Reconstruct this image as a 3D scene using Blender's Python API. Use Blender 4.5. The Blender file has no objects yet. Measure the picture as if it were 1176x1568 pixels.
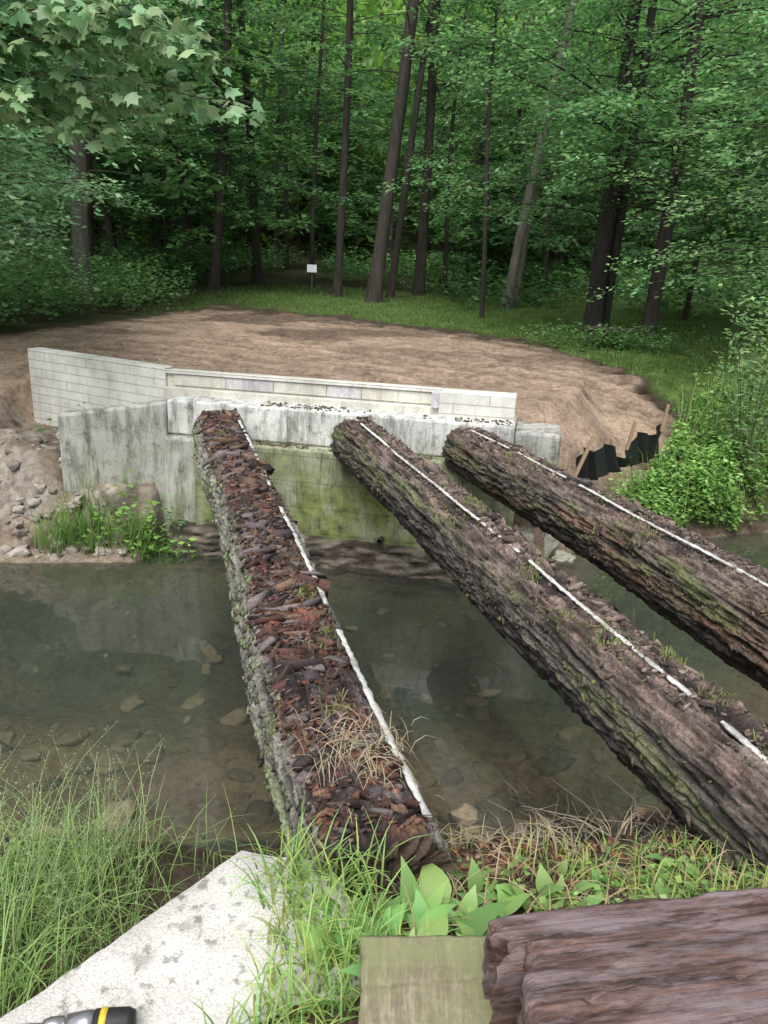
import bpy, math, random
import numpy as np
from mathutils import Matrix, Vector
R=np.random.RandomState(7); random.seed(7)
SC=bpy.context.scene
# ---------------------------------------------------------------- utils
def hsh(i,j,k):
    n=(i*374761393+j*668265263+k*1274126177)&0xffffffff
    n=((n^(n>>13))*1274126177)&0xffffffff
    n=((n^(n>>15))*461845907)&0xffffffff
    return ((n^(n>>16))&0xffffff)/float(0xffffff)
def vn(x,y,z):
    x,y,z=np.broadcast_arrays(np.asarray(x,float),np.asarray(y,float),np.asarray(z,float))
    i=np.floor(x).astype(np.int64);j=np.floor(y).astype(np.int64);k=np.floor(z).astype(np.int64)
    u=x-i;v=y-j;w=z-k
    u=u*u*(3-2*u);v=v*v*(3-2*v);w=w*w*(3-2*w)
    r=0
    for a in (0,1):
        for b in (0,1):
            for c in (0,1):
                r=r+hsh(i+a,j+b,k+c)*(u if a else 1-u)*(v if b else 1-v)*(w if c else 1-w)
    return r*2-1
def fbm(x,y,z=0.0,o=4):
    s=0;a=1;t=0
    x=np.asarray(x,float);y=np.asarray(y,float)
    for q in range(o):
        s=s+a*vn(x*2**q+q*17.3,y*2**q+q*9.1,np.asarray(z,float)*2**q+q*5.7);t+=a;a*=.5
    return s/t
def sm(a,b,x):
    t=np.clip((np.asarray(x,float)-a)/(b-a),0,1);return t*t*(3-2*t)
def lerp(a,b,t): return a+(b-a)*t
def mk(name,V,F,mat,cols=None,parent=None,smooth=False):
    me=bpy.data.meshes.new(name)
    V=np.asarray(V,dtype=np.float32)
    if isinstance(F,np.ndarray):
        K=F.shape[1];M=F.shape[0]
        me.vertices.add(len(V));me.vertices.foreach_set('co',V.ravel())
        me.loops.add(M*K);me.polygons.add(M)
        me.loops.foreach_set('vertex_index',F.astype(np.int32).ravel())
        me.polygons.foreach_set('loop_start',np.arange(0,M*K,K,dtype=np.int32))
        try: me.polygons.foreach_set('loop_total',np.full(M,K,dtype=np.int32))
        except Exception: pass
        me.update(calc_edges=True)
    else:
        me.from_pydata([tuple(map(float,v)) for v in V],[],F)
    if cols is not None:
        c=np.ones((len(V),4),dtype=np.float32);c[:,:3]=np.clip(cols,0,1)
        at=me.color_attributes.new('Col','FLOAT_COLOR','POINT');at.data.foreach_set('color',c.ravel())
    if mat: me.materials.append(mat)
    if smooth: me.polygons.foreach_set('use_smooth',np.ones(len(me.polygons),dtype=bool))
    ob=bpy.data.objects.new(name,me);SC.collection.objects.link(ob)
    if parent: ob.parent=parent
    return ob
def empty(name):
    o=bpy.data.objects.new(name,None);SC.collection.objects.link(o);return o
def cat(parts):
    V=[];F=[];C=[];o=0
    for p in parts:
        V.append(p[0]);F.append(p[1]+o);o+=len(p[0])
        if len(p)>2: C.append(p[2])
    return np.concatenate(V),np.concatenate(F),(np.concatenate(C) if C else None)
def unit(a): return a/np.maximum(np.linalg.norm(a,axis=-1,keepdims=True),1e-9)
# ---------------------------------------------------------------- materials
def newmat(n):
    m=bpy.data.materials.new(n);m.use_nodes=True;nt=m.node_tree;nt.nodes.clear();return m,nt
def N(nt,t,**k):
    n=nt.nodes.new(t)
    for a,b in k.items():
        if a in n.inputs: n.inputs[a].default_value=b
        else: setattr(n,a,b)
    return n
def L(nt,a,b): nt.links.new(a,b)
def ramp(nt,fac,stops):
    r=nt.nodes.new('ShaderNodeValToRGB');e=r.color_ramp.elements
    e[0].position=stops[0][0];e[0].color=(*stops[0][1],1);e[1].position=stops[-1][0];e[1].color=(*stops[-1][1],1)
    for p,c in stops[1:-1]:
        q=e.new(p);q.color=(*c,1)
    L(nt,fac,r.inputs[0]);return r.outputs[0]
def mixc(nt,fac,a,b,bt='MIX'):
    m=nt.nodes.new('ShaderNodeMix');m.data_type='RGBA';m.blend_type=bt
    for s,v in ((m.inputs[0],fac),(m.inputs[6],a),(m.inputs[7],b)):
        if isinstance(v,(int,float)): s.default_value=v
        elif isinstance(v,tuple): s.default_value=(*v,1)
        else: L(nt,v,s)
    return m.outputs[2]
def noise(nt,scale,detail=5,rough=.6,vec=None,sc=None,dist=0,rot=None):
    n=nt.nodes.new('ShaderNodeTexNoise');n.inputs['Scale'].default_value=scale;n.inputs['Detail'].default_value=detail
    n.inputs['Roughness'].default_value=rough;n.inputs['Distortion'].default_value=dist
    if vec is None:
        g=nt.nodes.new('ShaderNodeNewGeometry');vec=g.outputs['Position']
    if rot:
        mp=nt.nodes.new('ShaderNodeMapping');mp.inputs['Rotation'].default_value=(0,0,rot);L(nt,vec,mp.inputs[0]);vec=mp.outputs[0]
    if sc:
        mp=nt.nodes.new('ShaderNodeMapping');mp.inputs['Scale'].default_value=sc;L(nt,vec,mp.inputs[0]);vec=mp.outputs[0]
    L(nt,vec,n.inputs['Vector']);return n.outputs[0]
def finish(m,nt,col,rough=.85,bump=None,bd=.02,bs=.6,spec=.3):
    b=nt.nodes.new('ShaderNodeBsdfPrincipled');o=nt.nodes.new('ShaderNodeOutputMaterial')
    if isinstance(col,tuple): b.inputs['Base Color'].default_value=(*col,1)
    else: L(nt,col,b.inputs['Base Color'])
    if isinstance(rough,(int,float)): b.inputs['Roughness'].default_value=rough
    else: L(nt,rough,b.inputs['Roughness'])
    b.inputs['Specular IOR Level'].default_value=spec
    if bump is not None:
        bp=nt.nodes.new('ShaderNodeBump');bp.inputs['Distance'].default_value=bd;bp.inputs['Strength'].default_value=bs
        L(nt,bump,bp.inputs['Height']);L(nt,bp.outputs[0],b.inputs['Normal'])
    L(nt,b.outputs[0],o.inputs[0]);return m
def attr(nt):
    a=nt.nodes.new('ShaderNodeAttribute');a.attribute_name='Col';return a.outputs['Color']
def mat_leaf(name,rough=.5,trans=.35,spec=.35):
    m,nt=newmat(name);c=attr(nt)
    b=N(nt,'ShaderNodeBsdfPrincipled');L(nt,c,b.inputs['Base Color']);b.inputs['Roughness'].default_value=rough
    b.inputs['Specular IOR Level'].default_value=spec
    t=N(nt,'ShaderNodeBsdfTranslucent');h=N(nt,'ShaderNodeHueSaturation',Saturation=1.1,Value=1.5);L(nt,c,h.inputs['Color']);L(nt,h.outputs[0],t.inputs[0])
    x=N(nt,'ShaderNodeMixShader');x.inputs[0].default_value=trans;L(nt,b.outputs[0],x.inputs[1]);L(nt,t.outputs[0],x.inputs[2])
    o=N(nt,'ShaderNodeOutputMaterial');L(nt,x.outputs[0],o.inputs[0]);return m
def mat_attr(name,nscale=40,amt=.5,rough=.9,bd=.01,spec=.25,sc=None):
    m,nt=newmat(name);n=noise(nt,nscale,6,.65,sc=sc)
    d=ramp(nt,n,[(.3,(1-amt,)*3),(.7,(1+amt*.3,)*3)])
    c=mixc(nt,1.0,attr(nt),d,'MULTIPLY')
    return finish(m,nt,c,rough,n,bd,.8,spec)
M_leaf=mat_leaf('leaf_foliage',.42,.4,.5);M_grass=mat_leaf('grass_blades',.5,.4,.35)
M_bark=mat_attr('tree_bark',9,.5,.9,.03,sc=(1,1,.25))
M_log=mat_attr('log_bark',70,.75,.7,.016,.45)
M_chip=mat_attr('rotten_wood',80,.6,.75,.008,.4)
M_rock=mat_attr('rock_stone',14,.45,.85,.03)
M_dry=mat_attr('dry_twigs',30,.3,.9,.003)

def mat_ground():
    m,nt=newmat('ground_soil');c=attr(nt)
    n1=noise(nt,1.1,6,.65);n2=noise(nt,14,8,.75);n3=noise(nt,4.5,7,.7)
    c=mixc(nt,1.0,c,ramp(nt,n2,[(.32,(.5,.47,.45)),(.55,(1,1,1)),(.7,(1.2,)*3)]),'MULTIPLY')
    c=mixc(nt,.8,c,ramp(nt,n3,[(.36,(.6,.57,.54)),(.52,(1,1,1))]),'MULTIPLY')
    c=mixc(nt,.6,c,ramp(nt,n1,[(.35,(.7,)*3),(.65,(1.12,)*3)]),'MULTIPLY')
    h=mixc(nt,.5,n2,n3)
    return finish(m,nt,c,.95,h,.07,.9,.15)
M_ground=mat_ground()

def mat_concrete(name,base=(.5,.5,.46),moss=0.0,joints=None,dark=.5,zlo=.2,zhi=1.6):
    m,nt=newmat(name);g=nt.nodes.new('ShaderNodeNewGeometry');pos=g.outputs['Position']
    big=noise(nt,1.8,6,.6);st=noise(nt,5,7,.75,sc=(1.7,1.7,.3));fine=noise(nt,60,6,.7);blot=noise(nt,6,7,.75)
    c=ramp(nt,big,[(.3,tuple(b*.72 for b in base)),(.7,tuple(min(1,b*1.15) for b in base))])
    c=mixc(nt,dark,c,ramp(nt,st,[(.38,(.22,.21,.18)),(.54,(1,1,1))]),'MULTIPLY')
    c=mixc(nt,dark*.9,c,ramp(nt,blot,[(.36,(.3,.28,.23)),(.48,(1,1,1))]),'MULTIPLY')
    c=mixc(nt,.5,c,ramp(nt,fine,[(.35,(.7,)*3),(.65,(1.1,)*3)]),'MULTIPLY')
    if moss>0:
        sp=N(nt,'ShaderNodeSeparateXYZ');L(nt,pos,sp.inputs[0])
        mr=N(nt,'ShaderNodeMapRange');L(nt,sp.outputs[2],mr.inputs[0]);mr.inputs[1].default_value=zhi;mr.inputs[2].default_value=zlo
        mm=N(nt,'ShaderNodeMath',operation='MULTIPLY');L(nt,mr.outputs[0],mm.inputs[0])
        nn=ramp(nt,noise(nt,2.6,7,.7,sc=(1,1,.7)),[(.34,(0,0,0)),(.6,(1,1,1))]);L(nt,nn,mm.inputs[1])
        m2=N(nt,'ShaderNodeMath',operation='MULTIPLY');L(nt,mm.outputs[0],m2.inputs[0]);m2.inputs[1].default_value=moss
        gc=ramp(nt,noise(nt,9,5,.7),[(.3,(.055,.07,.025)),(.7,(.25,.30,.10))])
        c=mixc(nt,m2.outputs[0],c,gc)
    h=fine
    if joints:
        uv=N(nt,'ShaderNodeUVMap');
        b=N(nt,'ShaderNodeTexBrick');b.offset=.5
        b.inputs['Scale'].default_value=1;b.inputs['Brick Width'].default_value=joints[0];b.inputs['Row Height'].default_value=joints[1]
        b.inputs['Mortar Size'].default_value=joints[2];b.inputs['Mortar Smooth'].default_value=.3
        b.inputs['Color1'].default_value=(1,1,1,1);b.inputs['Color2'].default_value=(.94,.94,.94,1);b.inputs['Mortar'].default_value=(*joints[3],1)
        L(nt,uv.outputs[0],b.inputs[0]);c=mixc(nt,1.0,c,b.outputs['Color'],'MULTIPLY')
        iv=N(nt,'ShaderNodeInvert');L(nt,b.outputs['Fac'],iv.inputs['Color']);h=mixc(nt,.6,fine,iv.outputs[0])
    return finish(m,nt,c,.85,h,.012,.7,.25)
M_conc=mat_concrete('weathered_concrete',(.46,.46,.43),.65,dark=.75)
M_lower=mat_concrete('mossy_concrete',(.38,.40,.29),1.3,joints=(.55,.30,.006,(.8,.8,.76)),dark=.8,zlo=.6,zhi=1.55)
M_cap=mat_concrete('cap_concrete',(.70,.71,.68),.4,dark=.8)
M_block=mat_concrete('white_block',(.72,.72,.67),0,joints=(.8,.115,.006,(.66,.65,.6)),dark=.14)
M_cream=mat_concrete('cream_board',(.68,.66,.58),0,dark=.25)
M_violet=mat_concrete('grey_violet_panel',(.64,.62,.64),0,dark=.45)
def mat_lichen():
    m,nt=newmat('lichen_concrete')
    c=ramp(nt,noise(nt,6,5,.6),[(.3,(.54,.52,.49)),(.7,(.68,.67,.64))])
    s=noise(nt,26,5,.6);c=mixc(nt,.8,c,ramp(nt,s,[(.57,(1,1,1)),(.66,(.4,.4,.38))]),'MULTIPLY')
    s=noise(nt,9,6,.65);c=mixc(nt,.7,c,ramp(nt,s,[(.55,(1,1,1)),(.68,(.5,.48,.46))]),'MULTIPLY')
    f=noise(nt,140,5,.7);c=mixc(nt,.6,c,ramp(nt,f,[(.38,(.5,.48,.45)),(.52,(1.05,)*3)]),'MULTIPLY')
    return finish(m,nt,c,.9,f,.006,.8,.2)
M_lich=mat_lichen()
def mat_wood(name,ca,cb,sc,rough=.8,bd=.008,green=None,rot=None,grey=None):
    m,nt=newmat(name);n=noise(nt,14,9,.75,sc=sc,dist=.15,rot=rot)
    c=ramp(nt,n,[(.36,ca),(.5,tuple((a+b)*.4 for a,b in zip(ca,cb))),(.66,cb)]);f=noise(nt,50,6,.7);c=mixc(nt,.5,c,ramp(nt,f,[(.35,(.5,)*3),(.65,(1.1,)*3)]),'MULTIPLY')
    if grey: c=mixc(nt,ramp(nt,noise(nt,7,7,.75,sc=tuple(q**.5 for q in sc),rot=rot),[(.45,(0,0,0)),(.6,(.75,)*3)]),c,grey)
    if green: c=mixc(nt,ramp(nt,noise(nt,5,5,.6),[(.4,(0,0,0)),(.65,(.8,)*3)]),c,green)
    return finish(m,nt,c,rough,n,bd,.9,.4)
M_timber=mat_wood('rotten_timber',(.022,.013,.012),(.22,.13,.11),(.25,4.5,3),.5,.007,None,math.radians(-10.7),(.23,.185,.20))
M_board=mat_wood('mossy_board',(.17,.14,.09),(.36,.32,.22),(3,.4,3),.8,.006,(.20,.22,.10))
M_white=mat_concrete('white_batten',(.66,.66,.63),0,dark=.5)
def mat_plain(n,c,r=.6,metal=0):
    m,nt=newmat(n);f=noise(nt,60,4,.6);cc=ramp(nt,f,[(.3,tuple(x*.8 for x in c)),(.7,tuple(min(1,x*1.1) for x in c))])
    finish(m,nt,cc,r,f,.001,.3,.4);m.node_tree.nodes['Principled BSDF'].inputs['Metallic'].default_value=metal;return m
M_black=mat_plain('black_fabric',(.012,.013,.016),.55)
M_stake=mat_plain('stake_wood',(.30,.21,.13),.8)
M_bench=mat_plain('weathered_bench_wood',(.05,.047,.035),.85)
M_sign=mat_plain('sign_white',(.75,.76,.78),.5)
M_pipe=mat_plain('pipe_dark',(.05,.05,.045),.5)
M_steel=mat_plain('tool_steel',(.5,.5,.5),.3,.9)
M_yel=mat_plain('tool_yellow',(.62,.47,.05),.4)
M_toolblk=mat_plain('tool_rubber',(.02,.02,.02),.6)
# ---------------------------------------------------------------- terrain
O=np.array([-.75,8.5]);E=np.array([.985,-.174]);Dv=np.array([.174,.985])
def AB(a,b): return O[0]+a*E[0]+b*Dv[0],O[1]+a*E[1]+b*Dv[1]
def yW(x): return np.interp(x,[-60,-8,-4,-2.7,-2.4,1.7,1.95,5,8,20,60],[9,8.2,7.95,8.15,8.35,8.3,8.9,10.1,10.8,13,14])
def yN(x): return np.interp(x,[-60,-4,-1,.7,2,3,6,60],[3.4,3.85,3.85,4.0,4.3,5.0,5.8,7])
def wallline(x): return np.interp(x,[-4.95,-2.76,1.7],[10.85,9.65,8.85])
def fenx(y): return np.interp(y,[8.3,8.7,9.2,9.8,10.5,12,14,17],[2.15,2.25,2.6,3.1,3.75,4.6,6.5,9])
def tracks(x,y):
    rr=np.hypot(x+9,y-2);th=np.arctan2(y-2,x+9)
    ph=rr/1.35+.3*fbm(x*.25,y*.25,8,2);fr=np.abs(ph-np.floor(ph)-.5)
    band=sm(.19,.12,np.abs(fr-.24))*sm(-.1,.15,fbm(x*.4,y*.4,12,2)+.2)*sm(wallline(x)+.1,wallline(x)+.6,y)*(x<6)*sm(23,19,y)
    return band,np.clip(np.sin(th*rr*2*np.pi/.3+1.5*fr*8)*2,-1,1)
def H(x,y):
    x=np.asarray(x,float);y=np.asarray(y,float)
    df=y-yW(x);dn=yN(x)-y
    nz=fbm(x*.9,y*.9,0,4)
    wob=fbm(x*2.3,y*2.3,3,3)*.12
    dfw=df+wob;dnw=dn+wob
    zl=np.interp(dfw,[0,.35,.9,1.8,3,5.5],[0,.2,.75,1.15,1.5,1.75])
    zlm=np.interp(dfw,[0,.35,.8,1.2,2],[0,.15,.6,.95,.98])
    zlm=lerp(zlm,1.75,sm(-.1,.1,y-wallline(x)))
    zmid=lerp(-.3,1.72,sm(-.12,.08,y-wallline(x)))
    zr=np.interp(dfw*lerp(2.6,1.0,sm(2.0,3.2,x)),[0,.4,1.5,3.2],[0,.45,1.2,1.68])
    zf=lerp(zl,zlm,sm(-5.3,-4.85,x));zf=lerp(zf,zmid,sm(-2.75,-2.6,x));zf=lerp(zf,zr,sm(1.8,1.98,x))
    zf=zf+.035*np.maximum(0,y-20)*sm(20,26,y)+38*sm(46,125,y)+.12*np.maximum(0,np.abs(x+0)-16)*sm(12,30,y)
    znr=np.interp(dnw,[0,.8,1.5,2.6,4],[0,.45,1.22,1.6,1.76])
    znl=np.interp(dnw,[0,1,2,3.5,6],[0,.28,.55,.8,1.3])
    zn=lerp(znl,znr,sm(-.8,-.35,x))
    bed=-.12*sm(0,.6,np.minimum(-df,-dn))-.33*sm(.8,2.6,np.minimum(-df,-dn))-.03
    bed=bed+.06*fbm(x*3,y*3,5,3)
    z=np.where(df>0,zf,np.where(dn>0,zn,bed))
    rough=np.where(df>0,.06,np.where(dn>0,.07,.0))
    z=z+rough*nz*sm(0,.5,np.abs(np.where(df>0,df,dn)))
    z=z+.04*fbm(x*5,y*5,2,4)*np.where(df>1.5,1,.6)
    band,cl=tracks(x,y);z=z+band*(-.05+.04*cl)
    rub=sm(-2.8,-3.2,x)*sm(.0,.25,df)*sm(2.4,1.6,df)
    z=z+rub*(.13*fbm(x*3.1,y*3.1,9,5)+.10*np.floor(fbm(x*4,y*4,3,3)*4)/4+.05*vn(x*11,y*11,1))
    return z
def axis_pts(lo,hi,st,far0,far1,g=1.07):
    a=list(np.arange(lo,hi,st));s=st;p=a[-1]
    while p<far1: s*=g;p+=s;a.append(p)
    s=st;p=lo;b=[]
    while p>far0: s*=g*1.05;p-=s;b.append(p)
    return np.array(b[::-1]+a)
xs=axis_pts(-6.5,6.5,.055,-220,220,1.06);ys=axis_pts(-1,17,.05,-60,300,1.035)
XX,YY=np.meshgrid(xs,ys);ZZ=H(XX,YY)
nx,ny=len(xs),len(ys)
V=np.stack([XX.ravel(),YY.ravel(),ZZ.ravel()],1)
i=np.arange(nx-1);j=np.arange(ny-1);I,J=np.meshgrid(i,j);q=(J*nx+I).ravel()
F=np.stack([q,q+1,q+nx+1,q+nx],1)
def yedge(x): return np.interp(x,[-7.5,-6.3,-5,-1,3,4.2,5.2],[12,17.5,23.5,21.5,18.2,12.5,9.5])
def gcol(x,y,z):
    n=fbm(x*.8,y*.8,4,4);n2=fbm(x*3,y*3,7,4)
    soil=np.array([.37,.28,.21]);dark=np.array([.075,.055,.042]);gr=np.array([.085,.14,.035]);floor=np.array([.045,.05,.022]);mud=np.array([.10,.075,.055]);sand=np.array([.27,.22,.17])
    c=np.tile(floor,(len(x),1)).astype(float)
    g=sm(40,34,y+n*3)*(sm(-7,-4,x+n));g2=sm(33,27,y-.3*x+n*3)
    c=lerp(c,gr*(1+.3*n2[:,None]),(g*g2)[:,None])
    e=yedge(x)+n*1.6+n2*.5-y
    c=lerp(c,dark,(sm(-.8,.2,e)*sm(-8,-7,x))[:,None])
    s_=(sm(.3,2.0,e+n2)*sm(8.2,8.7,y))
    c=lerp(c,soil*(1+.3*n2[:,None]),s_[:,None])
    patch=sm(.0,.35,fbm(x*.55+4,y*.9,2,4)+.12)*sm(12,17,y)
    c=lerp(c,dark*1.5,(np.maximum(patch*.8,sm(4.2,.5,e)*sm(-.35,.15,n)*.85)*s_)[:,None])
    band,cl=tracks(x,y);c=c*(1-band*(.12+.42*(.5-.5*cl)))[:,None]
    far=y-yW(x)
    c=np.where(((far>0)&(x<-2.6)&(far<2.5))[:,None],lerp(sand,np.array([.37,.33,.28]),(sm(-.2,.3,n2)*sm(.2,.8,far))[:,None])*(1-.5*sm(.0,.5,fbm(x*7,y*7,1,3)))[:,None],c)
    c=np.where(((far>0)&(x>fenx(y)+.1)&(far<3))[:,None],lerp(mud,np.array([.07,.09,.03]),sm(0,.5,far)[:,None]),c)
    near=yN(x)-y
    c=np.where((near>0)[:,None],lerp(mud*.8,np.array([.13,.10,.065]),sm(.4,1.3,near+n2)[:,None]),c)
    dd=np.minimum(-far,-near)
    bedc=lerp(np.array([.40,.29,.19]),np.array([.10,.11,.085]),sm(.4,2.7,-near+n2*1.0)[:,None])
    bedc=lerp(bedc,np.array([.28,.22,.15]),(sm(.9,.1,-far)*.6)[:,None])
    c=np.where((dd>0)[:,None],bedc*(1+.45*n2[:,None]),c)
    return c
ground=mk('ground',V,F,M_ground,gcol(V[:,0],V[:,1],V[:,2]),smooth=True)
# ---------------------------------------------------------------- water
def mat_water():
    m,nt=newmat('stream_water')
    n=noise(nt,2.2,3,.5);bp=N(nt,'ShaderNodeBump');bp.inputs['Distance'].default_value=.01;bp.inputs['Strength'].default_value=.25;L(nt,n,bp.inputs['Height'])
    t=N(nt,'ShaderNodeBsdfTransparent');t.inputs[0].default_value=(.78,.80,.73,1)
    g=N(nt,'ShaderNodeBsdfGlossy');g.inputs['Roughness'].default_value=.03;L(nt,bp.outputs[0],g.inputs['Normal'])
    d=N(nt,'ShaderNodeBsdfDiffuse');d.inputs[0].default_value=(.072,.082,.070,1)
    x0=N(nt,'ShaderNodeMixShader');x0.inputs[0].default_value=.32;L(nt,t.outputs[0],x0.inputs[1]);L(nt,d.outputs[0],x0.inputs[2])
    f=N(nt,'ShaderNodeFresnel');f.inputs[0].default_value=1.33;L(nt,bp.outputs[0],f.inputs['Normal'])
    ad=N(nt,'ShaderNodeMath',operation='MULTIPLY_ADD');L(nt,f.outputs[0],ad.inputs[0]);ad.inputs[1].default_value=1.5;ad.inputs[2].default_value=.015
    x=N(nt,'ShaderNodeMixShader');L(nt,ad.outputs[0],x.inputs[0]);L(nt,x0.outputs[0],x.inputs[1]);L(nt,g.outputs[0],x.inputs[2])
    o=N(nt,'ShaderNodeOutputMaterial');L(nt,x.outputs[0],o.inputs[0]);return m
mk('water',[(-60,2,0),(60,2,0),(60,16,0),(-60,16,0)],[(0,1,2,3)],mat_water())
# ---------------------------------------------------------------- abutment
def prism(poly,z0,z1,name,mat,parent,bev=.012,ztop=None):
    n=len(poly);V=[(x,y,z0) for x,y in poly]+[(x,y,(ztop[i] if ztop else z1)) for i,(x,y) in enumerate(poly)]
    F=[tuple(range(n))[::-1],tuple(range(n,2*n))]+[(i,(i+1)%n,(i+1)%n+n,i+n) for i in range(n)]
    ob=mk(name,V,F,mat,parent=parent)
    uv=ob.data.uv_layers.new(name='UVMap')
    for p in ob.data.polygons:
        nrm=p.normal
        for li in p.loop_indices:
            co=ob.data.vertices[ob.data.loops[li].vertex_index].co
            if abs(nrm.z)>.7: uv.data[li].uv=(co.x,co.y)
            else:
                tx=Vector((-nrm.y,nrm.x,0)).normalized();uv.data[li].uv=(co.dot(tx),co.z)
    if bev:
        b=ob.modifiers.new('bev','BEVEL');b.width=bev;b.segments=2;b.limit_method='ANGLE'
    return ob
def abox(a0,a1,b0,b1,z0,z1,name,mat,parent,bev=.012):
    return prism([AB(a0,b0),AB(a1,b0),AB(a1,b1),AB(a0,b1)],z0,z1,name,mat,parent,bev)
ab=empty('bridge_abutment')
abox(-1.5,2.2,0,.62,-.3,1.28,'lower_wall',M_lower,ab,.02)
abox(-1.9,-1.503,.06,.6,-.3,1.277,'corner_pier',M_conc,ab,.03)
abox(-1.9,2.12,.2,.9,1.283,1.69,'cap_beam',M_cap,ab,.025)
abox(2.123,2.62,.22,.85,.9,1.63,'cap_end_block',M_conc,ab,.03)
p0=AB(-1.903,.2);p1=AB(-1.903,.5)
prism([(-3.78,8.78),p0,p1,(-3.80,9.06)],-.3,0,'wing_wall',M_conc,ab,.03,ztop=[1.50,1.66,1.66,1.50])
bw=empty('block_retaining_wall')
abox(-2.1,1.25,.66,.84,1.3,1.955,'rear_wall',M_cream,bw,.006)
abox(-2.1,1.25,.56,.657,1.6,1.765,'bottom_curb',M_cream,bw,.008)
abox(-2.1,1.25,.62,.657,1.925,1.968,'top_rail',M_block,bw,.004)
for k,(a0,a1) in enumerate([(-2.0,-1.35),(-1.345,-.75),(-.745,-.1),(-.095,.32),(.325,.75),(.755,1.2)]):
    abox(a0,a1,.642,.657,1.785,1.915,'panel_%d'%k,M_violet if k in(1,3) else M_cream,bw,.003)
abox(1.253,2.1,.45,.78,1.3,1.96,'end_blocks',M_block,bw,.008)
abox(1.16,1.25,.5,.617,1.77,1.95,'corner_post',M_violet,bw,.006)
c0=AB(-2.103,.62);c1=AB(-2.103,.84)
prism([(-4.93,10.72),c0,c1,(-4.86,10.95)],.3,1.98,'block_wing',M_block,bw,.006)
def tube(pts,rad,sides=8,cols=None):
    pts=np.asarray(pts,float);n=len(pts);rad=np.broadcast_to(np.asarray(rad,float),(n,))
    t=unit(np.gradient(pts,axis=0));up=np.tile([0,0,1.],(n,1));up[np.abs(t[:,2])>.9]=[1,0,0]
    a=unit(np.cross(t,up));b=np.cross(a,t);th=np.linspace(0,2*np.pi,sides,endpoint=False)
    V=pts[:,None]+rad[:,None,None]*(np.cos(th)[None,:,None]*a[:,None]+np.sin(th)[None,:,None]*b[:,None])
    ii=np.arange(n-1)[:,None]*sides;jj=np.arange(sides)[None];j2=(jj+1)%sides
    F=np.stack([ii+jj,ii+j2,ii+sides+j2,ii+sides+jj],-1).reshape(-1,4)
    V=V.reshape(-1,3)
    if cols is None: return V,F
    return V,F,np.tile(np.asarray(cols,float),(len(V),1))
x,y=AB(.75,.05);x2,y2=AB(.74,-.1)
v,f=tube([(x,y,.33),(x2,y2,.32)],.03,12);mk('drain_pipe',v,f,M_pipe,parent=ab)
def rockmesh(c,s,seed,sub=24,amp=.25,ex=.6):
    th=np.linspace(0,2*np.pi,sub,endpoint=False);ph=np.linspace(-np.pi/2,np.pi/2,sub//2+1)
    P,T=np.meshgrid(ph,th,indexing='ij')
    d=np.stack([np.cos(P)*np.cos(T),np.cos(P)*np.sin(T),np.sin(P)],-1).reshape(-1,3)
    e=np.sign(d)*np.abs(d)**ex
    r=1+amp*fbm(e[:,0]*1.5+seed,e[:,1]*1.5,e[:,2]*1.5,3)*1.6
    V=e*r[:,None]*.8
    a=seed*1.7;V=V*np.array(s);V=np.stack([V[:,0]*math.cos(a)-V[:,1]*math.sin(a),V[:,0]*math.sin(a)+V[:,1]*math.cos(a),V[:,2]+V[:,0]*.3*math.sin(seed)],1)
    V=V+np.array(c)
    m=sub;ii=np.arange(sub//2)[:,None]*m;jj=np.arange(m)[None];j2=(jj+1)%m
    F=np.stack([ii+jj,ii+j2,ii+m+j2,ii+m+jj],-1).reshape(-1,4)
    return V,F
na,nb=260,40
A,Bp=np.meshgrid(np.linspace(-1.75,1.7,na),np.linspace(0,1,nb))
prof=np.clip(Bp*1.25,0,1)
bd=-.34+.14*fbm(A*2,A*0,1,4)+.10*np.floor((prof*6+.8*fbm(A*3,prof*3,2,3)))/6*1.6+.035*fbm(A*9,prof*9,5,3)
z=-.2+prof*.47+.03*fbm(A*6,Bp*6,9,3)
bd=np.where(Bp>.8,bd+(Bp-.8)*2.5,bd);z=np.where(Bp>.8,.27+.03*fbm(A*6,Bp*20,9,3),z)
X,Y=AB(A,bd)
q=(np.arange(nb-1)[:,None]*na+np.arange(na-1)[None]).ravel()
cc=lerp(np.array([.045,.035,.028]),np.array([.2,.175,.14]),sm(-.3,.5,fbm(A*5,Bp*16,3,4)).ravel()[:,None])
mk('rock_shelf',np.stack([X.ravel(),Y.ravel(),z.ravel()],1),np.stack([q,q+1,q+na+1,q+na],1),M_rock,cc,smooth=False)
parts=[]
for k in range(260):
    x=R.uniform(-5.8,-2.9);y=yW(x)+R.uniform(.1,1.9);s=.02+.09*R.uniform()**3
    if x>-3.75 and y>8.7: continue
    v,f=rockmesh((x,y,float(H(x,y))),(s*R.uniform(.8,1.5),s,s*R.uniform(.4,.8)),k*3.1,12,.7,.35)
    parts.append((v,f,np.tile(np.array([.36,.32,.28])*R.uniform(.6,1.2),(len(v),1))))
v,f,c=cat(parts);mk('rubble_stones',v,f,M_rock,c)
for k,(x,y,z,sx,sy,sz) in enumerate([(1.62,8.75,.15,.2,.2,.27),(1.95,9.0,.1,.22,.16,.18),(2.2,8.85,-.02,.16,.14,.09),(1.45,8.25,0,.2,.15,.1)]):
    v,f=rockmesh((x,y,z),(sx,sy,sz),k*7.7,40,.4,.5);mk('boulder',v,f,M_rock,np.tile([.36,.36,.29],(len(v),1)),smooth=False)
parts=[]
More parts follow.
